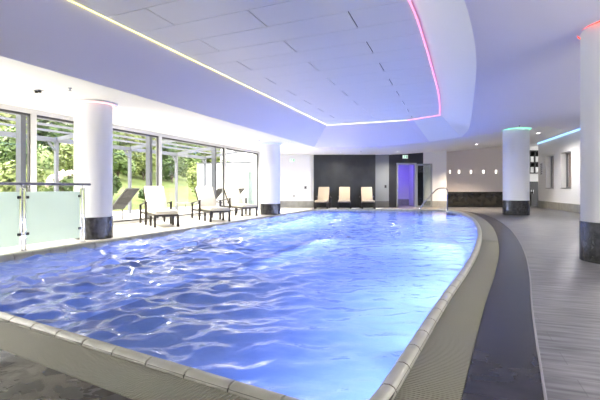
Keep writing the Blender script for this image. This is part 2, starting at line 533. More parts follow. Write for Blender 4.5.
# panels: rows along x, slightly turned, joints staggered; pieces clipped to the outline
uploop = [p for k in order for p in upp[k][:-1]]
bm = BM()
poly(bm, [(p.x, p.y) for p in uploop], UZ)
ga = .013
TIL = -.10
nv = Vector((-TIL, 1, 0)).normalized()
def cutline(co_, no):
    bmesh.ops.bisect_plane(bm, geom=bm.verts[:] + bm.edges[:] + bm.faces[:], plane_co=co_, plane_no=no)
rowY = [5.43 + .667 * k for k in range(-11, 17)]
for y in rowY:
    for q in (-ga / 2, ga / 2): cutline((-2.74, y + q, 0), nv)
for k in range(-2, 3):
    x = -2.74 + 1.31 * k
    for q in (-.013, .013): cutline((x + q, 0, 0), (1, 0, 0))
kill = []
for f in bm.faces:
    c = f.calc_center_median(); yy = c.y - TIL * (c.x + 2.74)
    r = (yy - 5.43) / .667; ri = math.floor(r + 1e-6); fr = r - round(r)
    dead = abs(fr) * .667 < ga / 2 - 1e-4
    if not dead:
        cx_ = (c.x + 2.74) / 1.31; ci = round(cx_)
        if abs(cx_ - ci) * 1.31 < .0125 and (ci + ri) % 2 == 0: dead = True
    if dead: kill.append(f)
bmesh.ops.delete(bm, geom=kill, context='FACES')
ex = bmesh.ops.extrude_face_region(bm, geom=bm.faces[:])
for e in ex['geom']:
    if isinstance(e, bmesh.types.BMVert): e.co.z += .025
struct('ceiling_panel', bm, PANEL)
bm = BM(); poly(bm, [(p.x * 1.0, p.y) for p in uploop], UZ + .05)
struct('ceiling_void', bm, GAP, recalc=False)
# LED lines on the coffer's upper edge
def led_line(name, pts, m, label, r=.009):
    b = BM(); tube(b, pts, r, 8)
    return tag(obj(name, b, m, smooth=True), label, 'led strip')
YEL = emit('led_yellow', (1, .92, .34), .42); PNK = emit('led_pink', (1, .25, .45), .40)
led_line('led_strip', [(p.x + .015, p.y - .0, UZ - .012) for p in upp['left']] + [(p.x, p.y - .015, UZ - .012) for p in upp['far'][1:]], YEL,
         'yellow glowing light line along the long straight edge of the ceiling panels')
led_line('led_strip', [(p.x, p.y - .01, UZ - .012) for p in upp['cham']] + [(p.x - .012, p.y, UZ - .012) for p in upp['right'][1:]], PNK,
         'pink glowing light line along the curved edge of the ceiling panels')

# ------------------------------------------------------------------ back wall frame: r to the right, d away
def W(r, d, z=0): return Vector((d * -sn + r * cs, d * cs + r * sn, z))
MW = Matrix(((cs, -sn, 0, 0), (sn, cs, 0, 0), (0, 0, 1, 0), (0, 0, 0, 1)))   # local (r, d, z) -> world
def wb(bm, r0, r1, d0, d1, z0, z1, bev=0): return bxf(bm, MW, r0, r1, d0, d1, z0, z1, bev)

# floors ------------------------------------------------------------------
DB = [P[i] + NRM[i] * (CW + .29 + .355 * (1 if P[i].y < 17 else max(0, 1 - (P[i].y - 17) / 3.4))) for i in iR]
rightG = [OG[i] for i in iR]
band_end = [(.32, -6.0)]
def mk_floor(name, loop, m):
    b = BM(); poly(b, [(p[0], p[1]) for p in loop], 0.0)
    return struct(name, b, m, recalc=False)
bandloop = [(-.02, -6)] + [tuple(p) for p in rightG] + [tuple(p) for p in DB[::-1]] + [(.36, 1.6), (.32, -6)]
# start of the band near the corner
mk_floor('floor_band', [(-.1, 1.9)] + [tuple(p) for p in rightG if p.y > 1.95] + [tuple(p) for p in DB[::-1] if p.y > 2.0] + [(.36, 1.7), (.2, -6), (-.1, -6)], DARKSTONE)
b = BM()
pts = [(.2, -6, .004), (.36, 1.7, .004)] + [(p.x, p.y, .004) for p in DB if p.y > 2.0]
for a, c in zip(pts, pts[1:]):
    pass
tube(b, pts, .007, 6)
struct('trim_1', b, flat('pale_trim', (.22, .21, .22), .4))
endp = DB[-1]
mk_floor('floor_right', [(.2, -6), (9, -6), (9, 30), (0.0, 30), (-.9, 20.95)] + [tuple(p) for p in DB[::-1] if p.y > 2.0] + [(.36, 1.7)], PLANK)
nearG = [OG[i] for i in range(NP) if K[i] == 'near' and wid(i) > .01 and P[i].y < 3.05]
nearG.sort(key=lambda p: p.x)
nearG = [p for p in nearG if p.x < -.2]
rg0 = [p for p in rightG if p.y <= 1.95]
mk_floor('floor_near', [(-8.9, -6), (-.1, -6), (-.1, 1.9)] + [tuple(p) for p in nearG[::-1]] + [(-6.1, 3.0), (-8.9, 3.0)], WETSTONE)
leftO = [OC[i] for i in range(NP) if K[i] == 'left']
farO = [OG[i] for i in range(NP) if K[i] == 'far']
split = -3.4
f_left = [p for p in farO if p.x < split]; f_right = [p for p in farO if p.x >= split]
mk_floor('floor_left', [(-8.9, 3.0), (-6.1, 3.0)] + [tuple(p) for p in leftO[::-1]] + [tuple(p) for p in f_left[::-1]] + [(split, f_left[0].y + .1), (split, 30), (-8.9, 30)], PALEDECK)
mk_floor('floor_back', [(split, f_left[0].y + .1)] + [tuple(p) for p in f_right[::-1]] + [(-.9, 20.95), (0, 30), (split, 30)], BACKDECK)

# ------------------------------------------------------------------ walls
b = BM(); wb(b, -2.2, .70, 22.1, 22.4, 0, 3.0); struct('wall_back_left', b, WHITE)
b = BM(); wb(b, -2.2, .70, 22.07, 22.1, 0, .33); struct('baseboard_back_left', b, GREYBASE)
b = BM(); wb(b, .70, 3.85, 21.95, 22.4, 0, 3.1); struct('wall_back_stone', b, BLACKSTONE)
b = BM(); wb(b, 3.85, 4.56, 22.05, 22.4, 0, 3.2); struct('wall_back_grey', b, GREYWALL)
b = BM(); wb(b, 3.85, 4.55, 22.02, 22.05, 0, .33); struct('baseboard_back_grey', b, flat('dark_base', (.10, .10, .10), .5))
b = BM()
D0, D1, DH = 5.0, 5.98, 2.27
wb(b, 4.56, D0, 22.2, 22.45, 0, 3.3); wb(b, D1, 6.36, 22.2, 22.45, 0, 3.3); wb(b, D0, D1, 22.2, 22.45, DH, 3.3)
struct('wall_back_door', b, NEARBLACK)
b = BM(); wb(b, 6.36, 7.55, 22.15, 22.45, 0, 3.4); struct('wall_back_right', b, WHITE)
b = BM(); wb(b, 6.38, 7.55, 22.12, 22.15, 0, .33); struct('baseboard_back_right', b, GREYBASE)
b = BM(); wb(b, 7.40, 12.2, 23.1, 23.35, 0, 3.5); struct('wall_back_niche', b, PINKWALL)
b = BM(); wb(b, 7.40, 7.55, 22.45, 23.1, 0, 3.45); struct('wall_niche_side', b, PINKWALL)
b = BM(); wb(b, 11.9, 15.6, 24.6, 24.8, 0, 3.6); wb(b, 15.5, 15.7, 21.0, 24.6, 0, 3.6); struct('wall_back_shelf', b, WHITE)
b = BM(); wb(b, 12.05, 12.2, 23.35, 24.6, 0, 3.6); struct('wall_shelf_side', b, WHITE)
# blue corridor behind the door
b = BM()
wb(b, D0 - .5, D0 - .35, 22.45, 25.0, 0, 2.5); wb(b, D1 + .35, D1 + .5, 22.45, 25.0, 0, 2.5); wb(b, D0 - .5, D1 + .5, 25.0, 25.15, 0, 2.5); wb(b, D0 - .5, D1 + .5, 22.45, 25.15, 2.5, 2.6)
struct('wall_corridor', b, WHITE)
b = BM(); wb(b, D0 - .35, D1 + .35, 24.97, 25.0, 0, .35); struct('baseboard_corridor', b, GREYBASE)
# window side
b = BM(); box(b, -8.85, -8.55, 18.23, 21.2, 0, 2.75); struct('wall_left', b, WHITE)
b = BM(); box(b, -8.85, -8.55, -6.2, 2.5, 0, 2.75); struct('wall_left_unseen', b, BLACKSTONE)  # unseen near wall, made dark to hold down bounced light
b = BM(); box(b, -8.9, 5.6, -6.2, -6, 0, 3.6); struct('wall_front', b, BLACKSTONE)  # unseen; dark finish set to cut light bounced onto the near floor
# right wall, gently bent
RW = [Vector((3.72, 29)), Vector((4.11, 25.5)), Vector((4.7, 20.0)), Vector((5.1, 14.0)), Vector((5.25, 6)), Vector((5.25, -6))]
def rwp(t, i=1):
    a, c = RW[i], RW[i + 1]; return a.lerp(c, t)
seg = RW[2] - RW[1]; sd = seg.normalized(); sno = Vector((-sd.y, sd.x)) if False else Vector((-sd.y, sd.x))
if sno.x < 0: sno = -sno                       # away from the room (towards +x)
SL = seg.length
MR = Matrix(((sd.x, sno.x, 0, RW[1].x), (sd.y, sno.y, 0, RW[1].y), (0, 0, 1, 0), (0, 0, 0, 1)))  # local (along, depth, z)
def rb(bm, s0, s1, d0, d1, z0, z1, bev=0): return bxf(bm, MR, s0, s1, d0, d1, z0, z1, bev)
def s_at(u):                                    # distance along this wall of an image column
    k = (u - 300) / FPX
    dx, dy = -sn + k * cs, cs + k * sn
    # solve t*(dx,dy) = RW1 + s*sd
    det = dx * -sd.y + dy * sd.x
    s_ = (dx * RW[1].y - dy * RW[1].x) / det if abs(det) > 1e-9 else 0
    return s_ * -1 if False else (RW[1].x * dy - RW[1].y * dx) / (dx * sd.y - dy * sd.x) * -1 * -1
N1 = (1.32, 2.42); N2 = (3.42, 4.62)
WH = 3.6; NZ0, NZ1 = 1.0, 2.56
b = BM()
rb(b, 0, N1[0], 0, .3, 0, WH); rb(b, N1[1], N2[0], 0, .3, 0, WH); rb(b, N2[1], SL, 0, .3, 0, WH)
for n_ in (N1, N2): rb(b, n_[0], n_[1], 0, .3, 0, NZ0); rb(b, n_[0], n_[1], 0, .3, NZ1, WH)
for a, c in zip(RW[2:], RW[3:]):
    d = (c - a).normalized(); nn = Vector((-d.y, d.x)); nn = nn if nn.x > 0 else -nn
    M = Matrix(((d.x, nn.x, 0, a.x), (d.y, nn.y, 0, a.y), (0, 0, 1, 0), (0, 0, 0, 1)))
    bxf(b, M, 0, (c - a).length, 0, .3, 0, WH)
struct('wall_right', b, WHITE)
b = BM(); rb(b, -.02, SL, -.03, 0, 0, .34)
for a, c in zip(RW[2:], RW[3:]):
    d = (c - a).normalized(); nn = Vector((-d.y, d.x)); nn = nn if nn.x > 0 else -nn
    M = Matrix(((d.x, nn.x, 0, a.x), (d.y, nn.y, 0, a.y), (0, 0, 1, 0), (0, 0, 0, 1)))
    bxf(b, M, 0, (c - a).length, -.03, 0, 0, .34)
struct('baseboard_right', b, GREYBASE)
for q, n_ in enumerate((N1, N2)):
    b = BM()
    m_ = .06
    rb(b, n_[0], n_[0] + m_, .2, .26, NZ0, NZ1); rb(b, n_[1] - m_, n_[1], .2, .26, NZ0, NZ1); rb(b, n_[0], n_[1], .2, .26, NZ0, NZ0 + m_); rb(b, n_[0], n_[1], .2, .26, NZ1 - m_, NZ1)
    rb(b, n_[0] - .02, n_[1] + .02, -.02, .2, NZ0 - .03, NZ0)
    o = struct('window_%d' % (q + 5), b, METAL)
    b = BM(); rb(b, n_[0] + m_, n_[1] - m_, .225, .235, NZ0 + m_, NZ1 - m_); obj('pane', b, GLASS, o)
    b = BM(); rb(b, n_[0] + (n_[1] - n_[0]) * .04, n_[0] + (n_[1] - n_[0]) * .5, .29, .31, NZ0, NZ1); obj('brown_blind', b, BROWN, o)
    b = BM(); rb(b, n_[0], n_[1], .45, .5, NZ0 - .2, NZ1 + .2)
    obj('back_panel', b, PINKWALL, o)

# ------------------------------------------------------------------ window front
WX = -8.6
MY = [2.5, 6.81, 11.07, 15.08, 18.23]
HD = 2.60
for q in range(len(MY) - 1):
    a, c = MY[q], MY[q + 1]
    b = BM()
    box(b, WX - .10, WX + .02, c - .065, c + .065, .0, HD + .1)                     # mullion at the far end of the bay
    box(b, WX - .10, WX + .02, a + .066, c - .066, HD, HD + .1)
    box(b, WX - .09, WX + .01, a + .066, c - .066, 0, .07)
    o = struct('window_%d' % (q + 1), b, FRAMEW)
    b = BM()
    for (u0, u1) in ((a + .066, a + .09), (c - .09, c - .066)): box(b, WX - .07, WX - .01, u0, u1, .07, HD)
    box(b, WX - .07, WX - .01, a + .10, c - .10, HD - .05, HD)
    box(b, WX - .07, WX - .01, a + .10, c - .10, .07, .11)
    obj('sash_frame', b, FRAMED, o)
    b = BM(); box(b, WX - .045, WX - .035, a + .10, c - .10, .11, HD - .05); obj('pane', b, GLASS, o)

# ------------------------------------------------------------------ columns
def column(x, y, r, zt, zb, ringm, label, rl):
    t = thing('column', label, 'column', (x, y, 0))
    b = BM(); lathe(b, [(0, zb), (r, zb), (r, zt), (0, zt)], 64); o = obj('shaft', b, WHITE2, t, True)
    o.modifiers.new('s', 'EDGE_SPLIT').split_angle = math.radians(40)
    b = BM(); lathe(b, [(0, 0), (r + .012, 0), (r + .012, zb), (0, zb)], 64); o = obj('plinth', b, COLBASE, t, True); o['label'] = 'black stone mosaic plinth'
    o.modifiers.new('s', 'EDGE_SPLIT').split_angle = math.radians(40)
    b = BM(); tube(b, [((r + .035) * math.cos(k * PI / 24), (r + .035) * math.sin(k * PI / 24), zt - .035) for k in range(48)], .016, 8, True); o = obj('led_ring', b, ringm, t, True); o['label'] = rl
    b = BM(); lathe(b, [(r + .075, zt - .03), (r + .085, zt - .03), (r + .085, zt), (r + .075, zt), (r + .075, zt - .03)], 64); obj('collar', b, WHITE2, t, True)
    b = BM(); lathe(b, [(r, zt - .006), (r + .085, zt - .006), (r + .085, zt - .002), (r, zt - .002), (r, zt - .006)], 64); obj('collar_plate', b, WHITE2, t)
    return t
column(-6.82, 6.71, .352, ceil_z(-6.82), .43, emit('led_ring_rose', (1, .50, .46), .3), 'white round column behind the glass railing, with a rose glow at its top', 'rose light ring')
column(-6.59, 14.96, .372, ceil_z(-6.59), .41, emit('led_ring_blue', (.28, .33, 1), .4), 'white round column at the far end of the window front, with a blue glow at its top', 'blue light ring')
column(2.15, 17.9, .452, ceil_z(2.15), .54, emit('led_ring_green', (.25, 1, .55), .34), 'white round column on the grey floor in front of the niche, with a green light ring', 'green light ring')
column(2.13, 6.98, .47, ceil_z(2.13), .54, emit('led_ring_red', (1, .08, .05), .6), 'large near white column cut by the photo edge, with a red light ring', 'red light ring')

# blue cove light along the right wall
b = BM()
pts = [RW[1] + sd * (SL * k / 12) for k in range(13)] + [RW[2].lerp(RW[3], k / 6) for k in range(1, 7)]
tube(b, [(p.x - .03, p.y, ceil_z(p.x) - .035) for p in pts], .02, 8)
tag(obj('led_strip', b, emit('led_cyan_blue', (.30, .60, 1), .45), smooth=True), 'light blue glowing line along the top of the right wall above two window recesses', 'led strip')

# ------------------------------------------------------------------ railing with frosted glass
RX = -6.52
t = thing('glass_railing', 'steel railing with frosted glass panels and dark handrail beside the pool', 'railing', (RX, 6.05, 0))
b = BM(); tube(b, [(0, -3.0 + k * .298, 1.068) for k in range(12)], .024, 12); o = obj('handrail', b, RAILTOP, t, True); o['label'] = 'dark rounded handrail'
PY = (-2.24, -1.07, .10)
for q, y in enumerate(PY):
    b = BM()
    for s in (-.032, .032):
        box(b, -.02, .02, y + s - .008, y + s + .008, 0, 1.0, .002)
    for z in (.25, .52, .8, .97): tube(b, [(0, y - .03, z), (0, y + .03, z)], .008, 8)
    tube(b, [(0, y, .96), (0, y, 1.05)], .009, 8)
    lathe(b, [(0, 0), (.06, 0), (.06, .012), (0, .012)], 20, 0, y)
    p = obj('post', b, CHROME, t)
    for s in (-1, 1):
        if q == 2 and s > 0: continue
        for z in (.26, .85):
            b = BM(); box(b, -.022, .022, y + s * .07 - .028, y + s * .07 + .028, z - .022, z + .022, .008)
            obj('clamp', b, BLACK, p)
for a, c in ((-3.0, -2.30), (-2.18, -1.13), (-1.01, .04)):
    b = BM(); box(b, -.006, .006, a, c, .08, .94); o = obj('glass_panel', b, FROST, t); o['label'] = 'frosted glass panel'

# ------------------------------------------------------------------ loungers
def lounger(label, cush, group, loc, rz):
    t = thing('lounge_chair', label, 'lounge chair', loc, rz, group)
    b = BM()
    for s in (-1, 1): box(b, -.95, .80, s * .29 - .02, s * .29 + .02, .27, .325, .004)
    for x in (-.93, -.14, .25, .78): box(b, x - .02, x + .02, -.27, .27, .275, .315)
    obj('frame', b, WOOD, t)
    for x, zt in ((.775, .27), (.25, .27), (-.16, .60), (-.95, .50)):
        for s in (-1, 1):
            b = BM(); yo = .29 if zt < .3 else .335
            box(b, x - .03, x + .03, s * yo - .028, s * yo + .028, 0, zt, .004)
            obj('leg', b, WOOD, t)
    for s in (-1, 1):
        b = BM(); bar(b, (-1.0, s * .335, .512), (-.10, s * .335, .615), .055, .028); obj('armrest', b, WOOD, t)
    b = BM()
    for s in (-1, 1): bar(b, (-.30, s * .26, .30), (-.87, s * .26, 1.0), .04, .03)
    for f in (.25, .5, .75, 1.0): bar(b, (-.30 - .57 * f, -.28, .30 + .70 * f), (-.30 - .57 * f, .28, .30 + .70 * f), .03, .045)
    obj('backrest_frame', b, WOOD, t)
    d = Vector((-.52, 0, .64)).normalized(); n = Vector((d.z, 0, -d.x))
    M = Matrix(((d.x, 0, n.x, -.27), (0, 1, 0, 0), (d.z, 0, n.z, .36), (0, 0, 0, 1)))
    b = BM(); bxf(b, M, .0, .84, -.275, .275, -.005, .085, .03); o = obj('back_cushion', b, cush, t, True); o['label'] = 'cream back cushion'
    b = BM(); box(b, -.32, .83, -.29, .29, .326, .415, .03); o = obj('seat_cushion', b, cush, t, True); o['label'] = 'cream seat cushion'
    return t
R = math.radians
def place(fx, fy, deg):        # from the middle of its front edge
    a = R(deg); return (fx - .8 * math.cos(a), fy - .8 * math.sin(a), 0), a
l0, a0 = place(-6.92, 9.17, -40)
g1 = 'cream cushioned lounge chairs along the windows'
L0 = lounger('cream lounge chair by the windows nearest the railing, facing the pool', CUSHION, g1, l0, a0)
l1, a1 = place(-6.52, 11.15, -40)
dup(L0, l1, a1, 'middle one of the three cream lounge chairs along the windows')
l2, a2 = place(-6.85, 13.75, -36)
dup(L0, l2, a2, 'cream lounge chair by the windows beside the blue lit column')
g2 = 'beige lounge chairs against the black stone wall'
def wl(u, d):
    p = W((u - 300) / FPX * d, d); return (p.x, p.y, 0)
L1 = lounger('beige lounge chair at the black stone wall, the one beside the white wall', CUSHION2, g2, wl(322.5, 21.05), R(-79))
dup(L1, wl(344.3, 21.1), R(-77), 'beige lounge chair at the black stone wall, the middle one')
dup(L1, wl(367.5, 21.1), R(-75), 'beige lounge chair at the black stone wall, the one beside the grey wall')

def sling(label, loc, rz, group):
    t = thing('sun_lounger', label, 'sun lounger', loc, rz, group)
    b = BM()
    for s in (-1, 1): tube(b, [(-.35, s * .3, .34), (1.15, s * .3, .34)], .02, 8)
    for s in (-1, 1): tube(b, [(-.35, s * .3, .34), (-.95, s * .3, .98)], .02, 8)
    for p in ((1.15, .34), (-.35, .34), (-.95, .98)): tube(b, [(p[0], -.3, p[1]), (p[0], .3, p[1])], .018, 8)
    obj('frame', b, SLINGFR, t)
    for x in (1.0, -.3):
        for s in (-1, 1):
            b = BM(); tube(b, [(x, s * .3, 0), (x, s * .3, .33)], .02, 8); obj('leg', b, SLINGFR, t)
    b = BM(); box(b, -.34, 1.14, -.285, .285, .335, .35); obj('sling_seat', b, SLING, t)
    b = BM(); bar(b, (-.36, 0, .36), (-.94, 0, .98), .57, .014, up=(0, 1, 0)); 
    bmesh.ops.delete(b, geom=b.verts[:], context='VERTS')
    d = Vector((-.58, 0, .62)); L_ = d.length; d.normalize(); n = Vector((d.z, 0, -d.x))
    M = Matrix(((d.x, 0, n.x, -.36), (0, 1, 0, 0), (d.z, 0, n.z, .355), (0, 0, 0, 1)))
    bxf(b, M, 0, L_, -.285, .285, -.007, .007); obj('sling_back', b, SLING, t)
    return t
g3 = 'grey sun loungers on the terrace'
S0 = sling('grey sun lounger outside the glass, just beside the rose lit column', (-10.3, 10.7, 0), R(182), g3)
dup(S0, (-10.2, 15.9, 0), R(182), 'grey sun lounger outside the glass, behind the middle cream lounge chair')
dup(S0, (-10.0, 17.35, 0), R(182), 'grey sun lounger outside the glass, in front of the white garden wall')

# ------------------------------------------------------------------ pool handrail
t = thing('pool_handrail', 'polished steel handrail at the far pool edge', 'handrail', W(5.5, 18.9))
t.rotation_euler = (0, 0, PSI)
b = BM()
for s in (0, .0):
    pass
path = [(-.55, -.35, -.9), (-.34, -.1, -.2), (-.27, 0, .02), (-.1, 0, .30), (.42, 0, .86), (.52, 0, .945), (.64, 0, .99), (.80, 0, 1.0), (.92, 0, .985), (.97, 0, .93), (.975, 0, .80), (.975, 0, .0)]
tube(b, path, .026, 12)
o = obj('rail_tube', b, CHROME, t, True)
b = BM(); lathe(b, [(0, 0), (.055, 0), (.055, .015), (0, .015)], 24, .975, 0); obj('floor_flange', b, CHROME, t)

# ------------------------------------------------------------------ niche: counter, wall lights
t = thing('stone_counter', 'dark stone counter across the wall niche', 'counter', W(9.6, 22.6)); t.rotation_euler = (0, 0, PSI)
b = BM(); box(b, -2.0, 2.4, -.30, .45, .10, .68, .006); obj('body', b, COUNTERM, t)
b = BM(); box(b, -1.98, 2.4, -.22, .45, 0, .10); obj('plinth', b, BLACK, t)
b = BM(); box(b, -2.02, 2.44, -.42, .48, .72, .80, .006); obj('worktop', b, COUNTERM, t)
b = BM(); box(b, -2.0, 2.4, -.2, .45, .68, .72); obj('shadow_gap', b, BLACK, t)
WL = emit('wall_light_warm', (1, .93, .82), .6)
for u, w_, lb in ((450, .06, 'small lit wall light over the counter, nearest the white wall'), (459, .085, 'small lit wall light over the counter, second from the white wall'),
              (471, .085, 'small lit wall light over the counter, the middle one of five'), (483.5, .10, 'small lit wall light over the counter, second from the green lit column'),
              (496, .085, 'small lit wall light over the counter, nearest the green lit column')):
    p = W((u - 300) / FPX * 23.08, 23.08, 0)
    t = thing('wall_light', lb, 'wall light', (p.x, p.y, 1.87), PSI, 'small wall lights over the counter')
    b = BM(); box(b, -w_ / 2 - .01, w_ / 2 + .01, .0, .02, -.095, .095, .003); obj('housing', b, WHITE2, t)
    b = BM(); box(b, -w_ / 2, w_ / 2, -.012, .0, -.085, .085, .003); obj('lens', b, WL, t)

# ------------------------------------------------------------------ shelf with towels
t = thing('towel_shelf', 'black open shelf of two tiers holding white towels', 'shelf', W(13.23, 24.39)); t.rotation_euler = (0, 0, PSI)
b = BM()
for x in (-.29, .0, .29): box(b, x - .022, x + .022, -.2, .2, 1.82, 3.12)
for z in (1.82, 2.42, 3.07): box(b, -.27, .27, -.2, .2, z, z + .05)
obj('frame', b, BLACK, t)
b = BM(); box(b, -.27, .27, .17, .195, 1.82, 3.12); obj('back_panel', b, BLACK, t)
first = None
for z, rw in ((1.872, 'lower'), (2.472, 'upper')):
    for x, sd_ in ((-.145, 'beside the green lit column'), (.145, 'beside the right wall')):
        p = W(13.23 + x, 24.36)
        if first is None:
            b = BM()
            for k in range(3): box(b, -.095, .095, -.13, .13, .105 * k, .105 * k + .10, .03)
            first = tag(obj('towel_stack', b, TOWEL, smooth=True), 'x', 'towels', 'folded towels on the shelf'); o = first
        else:
            o = first.copy(); COL.objects.link(o)
        o.location = (p.x, p.y, z); o.rotation_euler = (0, 0, PSI); o['label'] = 'folded white towels on the %s tier of the black shelf, %s' % (rw, sd_)
t = thing('low_cupboard', 'dark cupboard standing under the towel shelf', 'cupboard', W(13.0, 24.3)); t.rotation_euler = (0, 0, PSI)
b = BM(); box(b, -.62, .62, -.2, .28, 0, 1.36, .004); obj('body', b, NEARBLACK, t)
for s in (-1, 1):
    b = BM(); box(b, min(0, s * .61) + .005, max(0, s * .61) - .005, -.225, -.201, .06, 1.34, .003); o = obj('door', b, NEARBLACK, t)
    b = BM(); box(b, s * .06 - .01, s * .06 + .01, -.245, -.226, .7, .9); obj('handle', b, METAL, o)

# wall plaque with dark vertical marks on the right wall
t = thing('wall_plaque', 'narrow upright sign with dark marks on the right wall', 'sign', (0, 0, 0)); t.matrix_world = MR @ Matrix.Translation((.62, -.008, 0))
b = BM(); box(b, -.20, .20, -.006, .006, 1.68, 2.32); obj('plate', b, WHITE2, t)
b = BM()
for k in range(6):
    z = 2.25 - k * .098
    box(b, -.14, .12 - .03 * (k % 2), -.012, -.0065, z - .045, z - .006); box(b, -.14, -.05, -.012, -.0065, z - .075, z - .05)
obj('dark_marks', b, flat('sign_ink', (.05, .05, .06), .5), t)

# ------------------------------------------------------------------ door
b = BM()
fw = .06
for (r0, r1, z0, z1) in ((D0 - .02, D0 + fw, 0, DH + .02), (D1 - fw, D1 + .02, 0, DH + .02), (D0 + fw, D1 - fw, DH - fw, DH + .02)):
    wb(b, r0, r1, 22.14, 22.47, z0, z1)
o = struct('door_1', b, METAL)
HP = W(D1 - .01, 22.12)
leaf = bpy.data.objects.new('door_leaf', None)
b = BM()
Lw = .80
box(b, 0, Lw, -.025, .025, .02, .10); box(b, 0, Lw, -.025, .025, DH - .12, DH - .03); box(b, 0, .08, -.025, .025, .10, DH - .12); box(b, Lw - .09, Lw, -.025, .025, .10, DH - .12)
lf = obj('door_leaf', b, flat('door_leaf_grey', (.24, .25, .25), .4, .3), o)
lf.location = HP; lf.rotation_euler = (0, 0, PSI - R(18))
b = BM(); box(b, .08, Lw - .09, -.006, .006, .10, DH - .12); q = obj('glass', b, DOORGLASS, lf)
b = BM()
for s in (-1, 1):
    tube(b, [(Lw - .045, s * .025, 1.05), (Lw - .045, s * .07, 1.05), (Lw - .16, s * .07, 1.05)], .011, 8)
q = obj('handle', b, CHROME, lf)

# exit signs
def exit_sign(label, loc, rz, w=.27, h=.17):
    t = thing('exit_sign', label, 'exit sign', loc, rz)
    b = BM(); box(b, -w / 2, w / 2, -.03, .03, -h / 2, h / 2, .004); o = obj('housing', b, WHITE2, t)
    b = BM(); box(b, -w / 2 + .012, w / 2 - .012, -.036, -.0305, -h / 2 + .012, h / 2 - .012); obj('lit_face', b, emit('exit_face', (.75, 1, .82), .2), t)
    G = emit('exit_green', (.01, .30, .10), .12)
    # running figure
    b = BM()
    def seg(a, c, r): tube(b, [(a[0], -.039, a[1]), (c[0], -.039, c[1])], r, 6)
    lathe(b, [(0, .035), (.012, .042), (.013, .05), (0, .06)], 10, -.035, -.039)
    seg((-.04, .03), (-.05, -.012), .011); seg((-.05, -.012), (-.025, -.035), .008); seg((-.025, -.035), (-.03, -.06), .007)
    seg((-.05, -.012), (-.075, -.035), .008); seg((-.075, -.035), (-.098, -.03), .007); seg((-.04, .022), (-.01, .005), .006); seg((-.042, .022), (-.075, .012), .006)
    obj('running_figure', b, G, t)
    # doorway and arrow
    b = BM(); box(b, .055, .105, -.041, -.037, -.06, .055); obj('doorway_mark', b, G, t)
    b = BM(); box(b, -.0, .03, -.041, -.037, -.006, .006); v = [b.verts.new(p) for p in ((.03, -.04, .02), (.05, -.04, 0), (.03, -.04, -.02))]; b.faces.new(v); obj('arrow_mark', b, G, t)
    return t
p = W((405.2 - 300) / FPX * 22.1, 22.1)
exit_sign('lit exit sign above the blue lit doorway', (p.x, p.y, 2.60), PSI)
p = W((292.2 - 300) / FPX * 22.05, 22.05)
exit_sign('lit exit sign on the white wall beside the blue lit column', (p.x, p.y, 2.42), PSI)

def small_plate(name, label, cat, u, v, d, w, h, m):
    p = W((u - 300) / FPX * d, d)
    t = thing(name, label, cat, (p.x, p.y, 1 + (188 - v) / FPX * d), PSI)
    b = BM(); box(b, -w / 2, w / 2, -.012, .0, -h / 2, h / 2, .003); obj('plate', b, m, t)
    b = BM(); box(b, -w / 4, w / 4, -.02, -.0125, -h / 4, h / 4, .002); obj('button', b, BLACK, t)
    return t
small_plate('wall_switch', 'small grey switch on the white back wall beside the black stone', 'switch', 305.5, 187.5, 22.07, .13, .17, METAL)
small_plate('wall_socket', 'small socket low on the white back wall', 'socket', 294, 196, 22.07, .08, .08, METAL)
small_plate('wall_switch', 'small switch on the grey wall beside the doorway', 'switch', 385.5, 186.5, 22.02, .10, .14, BLACK)

# ------------------------------------------------------------------ ceiling fittings
LENS = emit('downlight_lens', (1, .95, .86), 6.0)
def downlight(x, y, label, power, warm=(1, .95, .88), spot=True, r=.07, ang=120):
    z = ceil_z(x)
    t = thing('downlight', label, 'ceiling light', (x, y, z), 0, 'recessed ceiling downlights')
    b = BM(); lathe(b, [(r, 0.0), (r + .025, 0.0), (r + .025, -.008), (r, -.014), (r, 0.0)], 28); obj('trim_ring', b, WHITE2, t, True)
    b = BM(); lathe(b, [(0, -.004), (r, -.004), (r, -.001), (0, -.001)], 28); obj('lens', b, LENS, t)
    l = bpy.data.lights.new('downlight_lamp', 'SPOT'); l.energy = power; l.color = warm; l.spot_size = R(ang); l.spot_blend = .8; l.shadow_soft_size = r
    o = bpy.data.objects.new('downlight_lamp', l); COL.objects.link(o); o.location = (x, y, z - .03)
    return t
def sprinkler(x, y, label):
    t = thing('sprinkler_head', label, 'sprinkler', (x, y, ceil_z(x) + .006))
    b = BM(); lathe(b, [(0, 0), (.035, 0), (.032, -.012), (.012, -.02), (.010, -.05), (0, -.05)], 16); obj('body', b, METAL, t, True)
    b = BM(); lathe(b, [(0, -.05), (.025, -.05), (.025, -.056), (0, -.056)], 16); obj('deflector', b, METAL, t)
def atc(u, v, z):
    d = (z - 1) * FPX / (188 - v); p = W((u - 300) / FPX * d, d); return p.x, p.y
x, y = atc(70, 88, 2.7); sprinkler(x, y, 'small sprinkler head in the white ceiling beside the rose lit column')
x, y = atc(259, 140, 2.7); sprinkler(x, y, 'small sprinkler head in the white ceiling beside the blue lit column')
x, y = atc(361, 150.5, 2.72); sprinkler(x, y, 'small sprinkler head in the ceiling in front of the black stone wall')
x, y = atc(519.5, 125.5, ceil_z(2.1)); sprinkler(x, y, 'small sprinkler head in the ceiling beside the green light ring')
x, y = atc(38, 90, 2.7)
t = thing('ceiling_spotlight', 'small grey twin spotlight in the white ceiling above the windows', 'spotlight', (x, y, 2.7), R(0))
b = BM(); box(b, -.08, .08, -.05, .05, -.012, 0, .003); obj('plate', b, METAL, t)
for s in (-1, 1):
    b = BM(); lathe(b, [(0, -.05), (.028, -.05), (.03, -.012), (0, -.012)], 16, s * .04, 0); obj('lamp', b, BLACK, t, True)
x, y = atc(478, 152.5, 3.1)
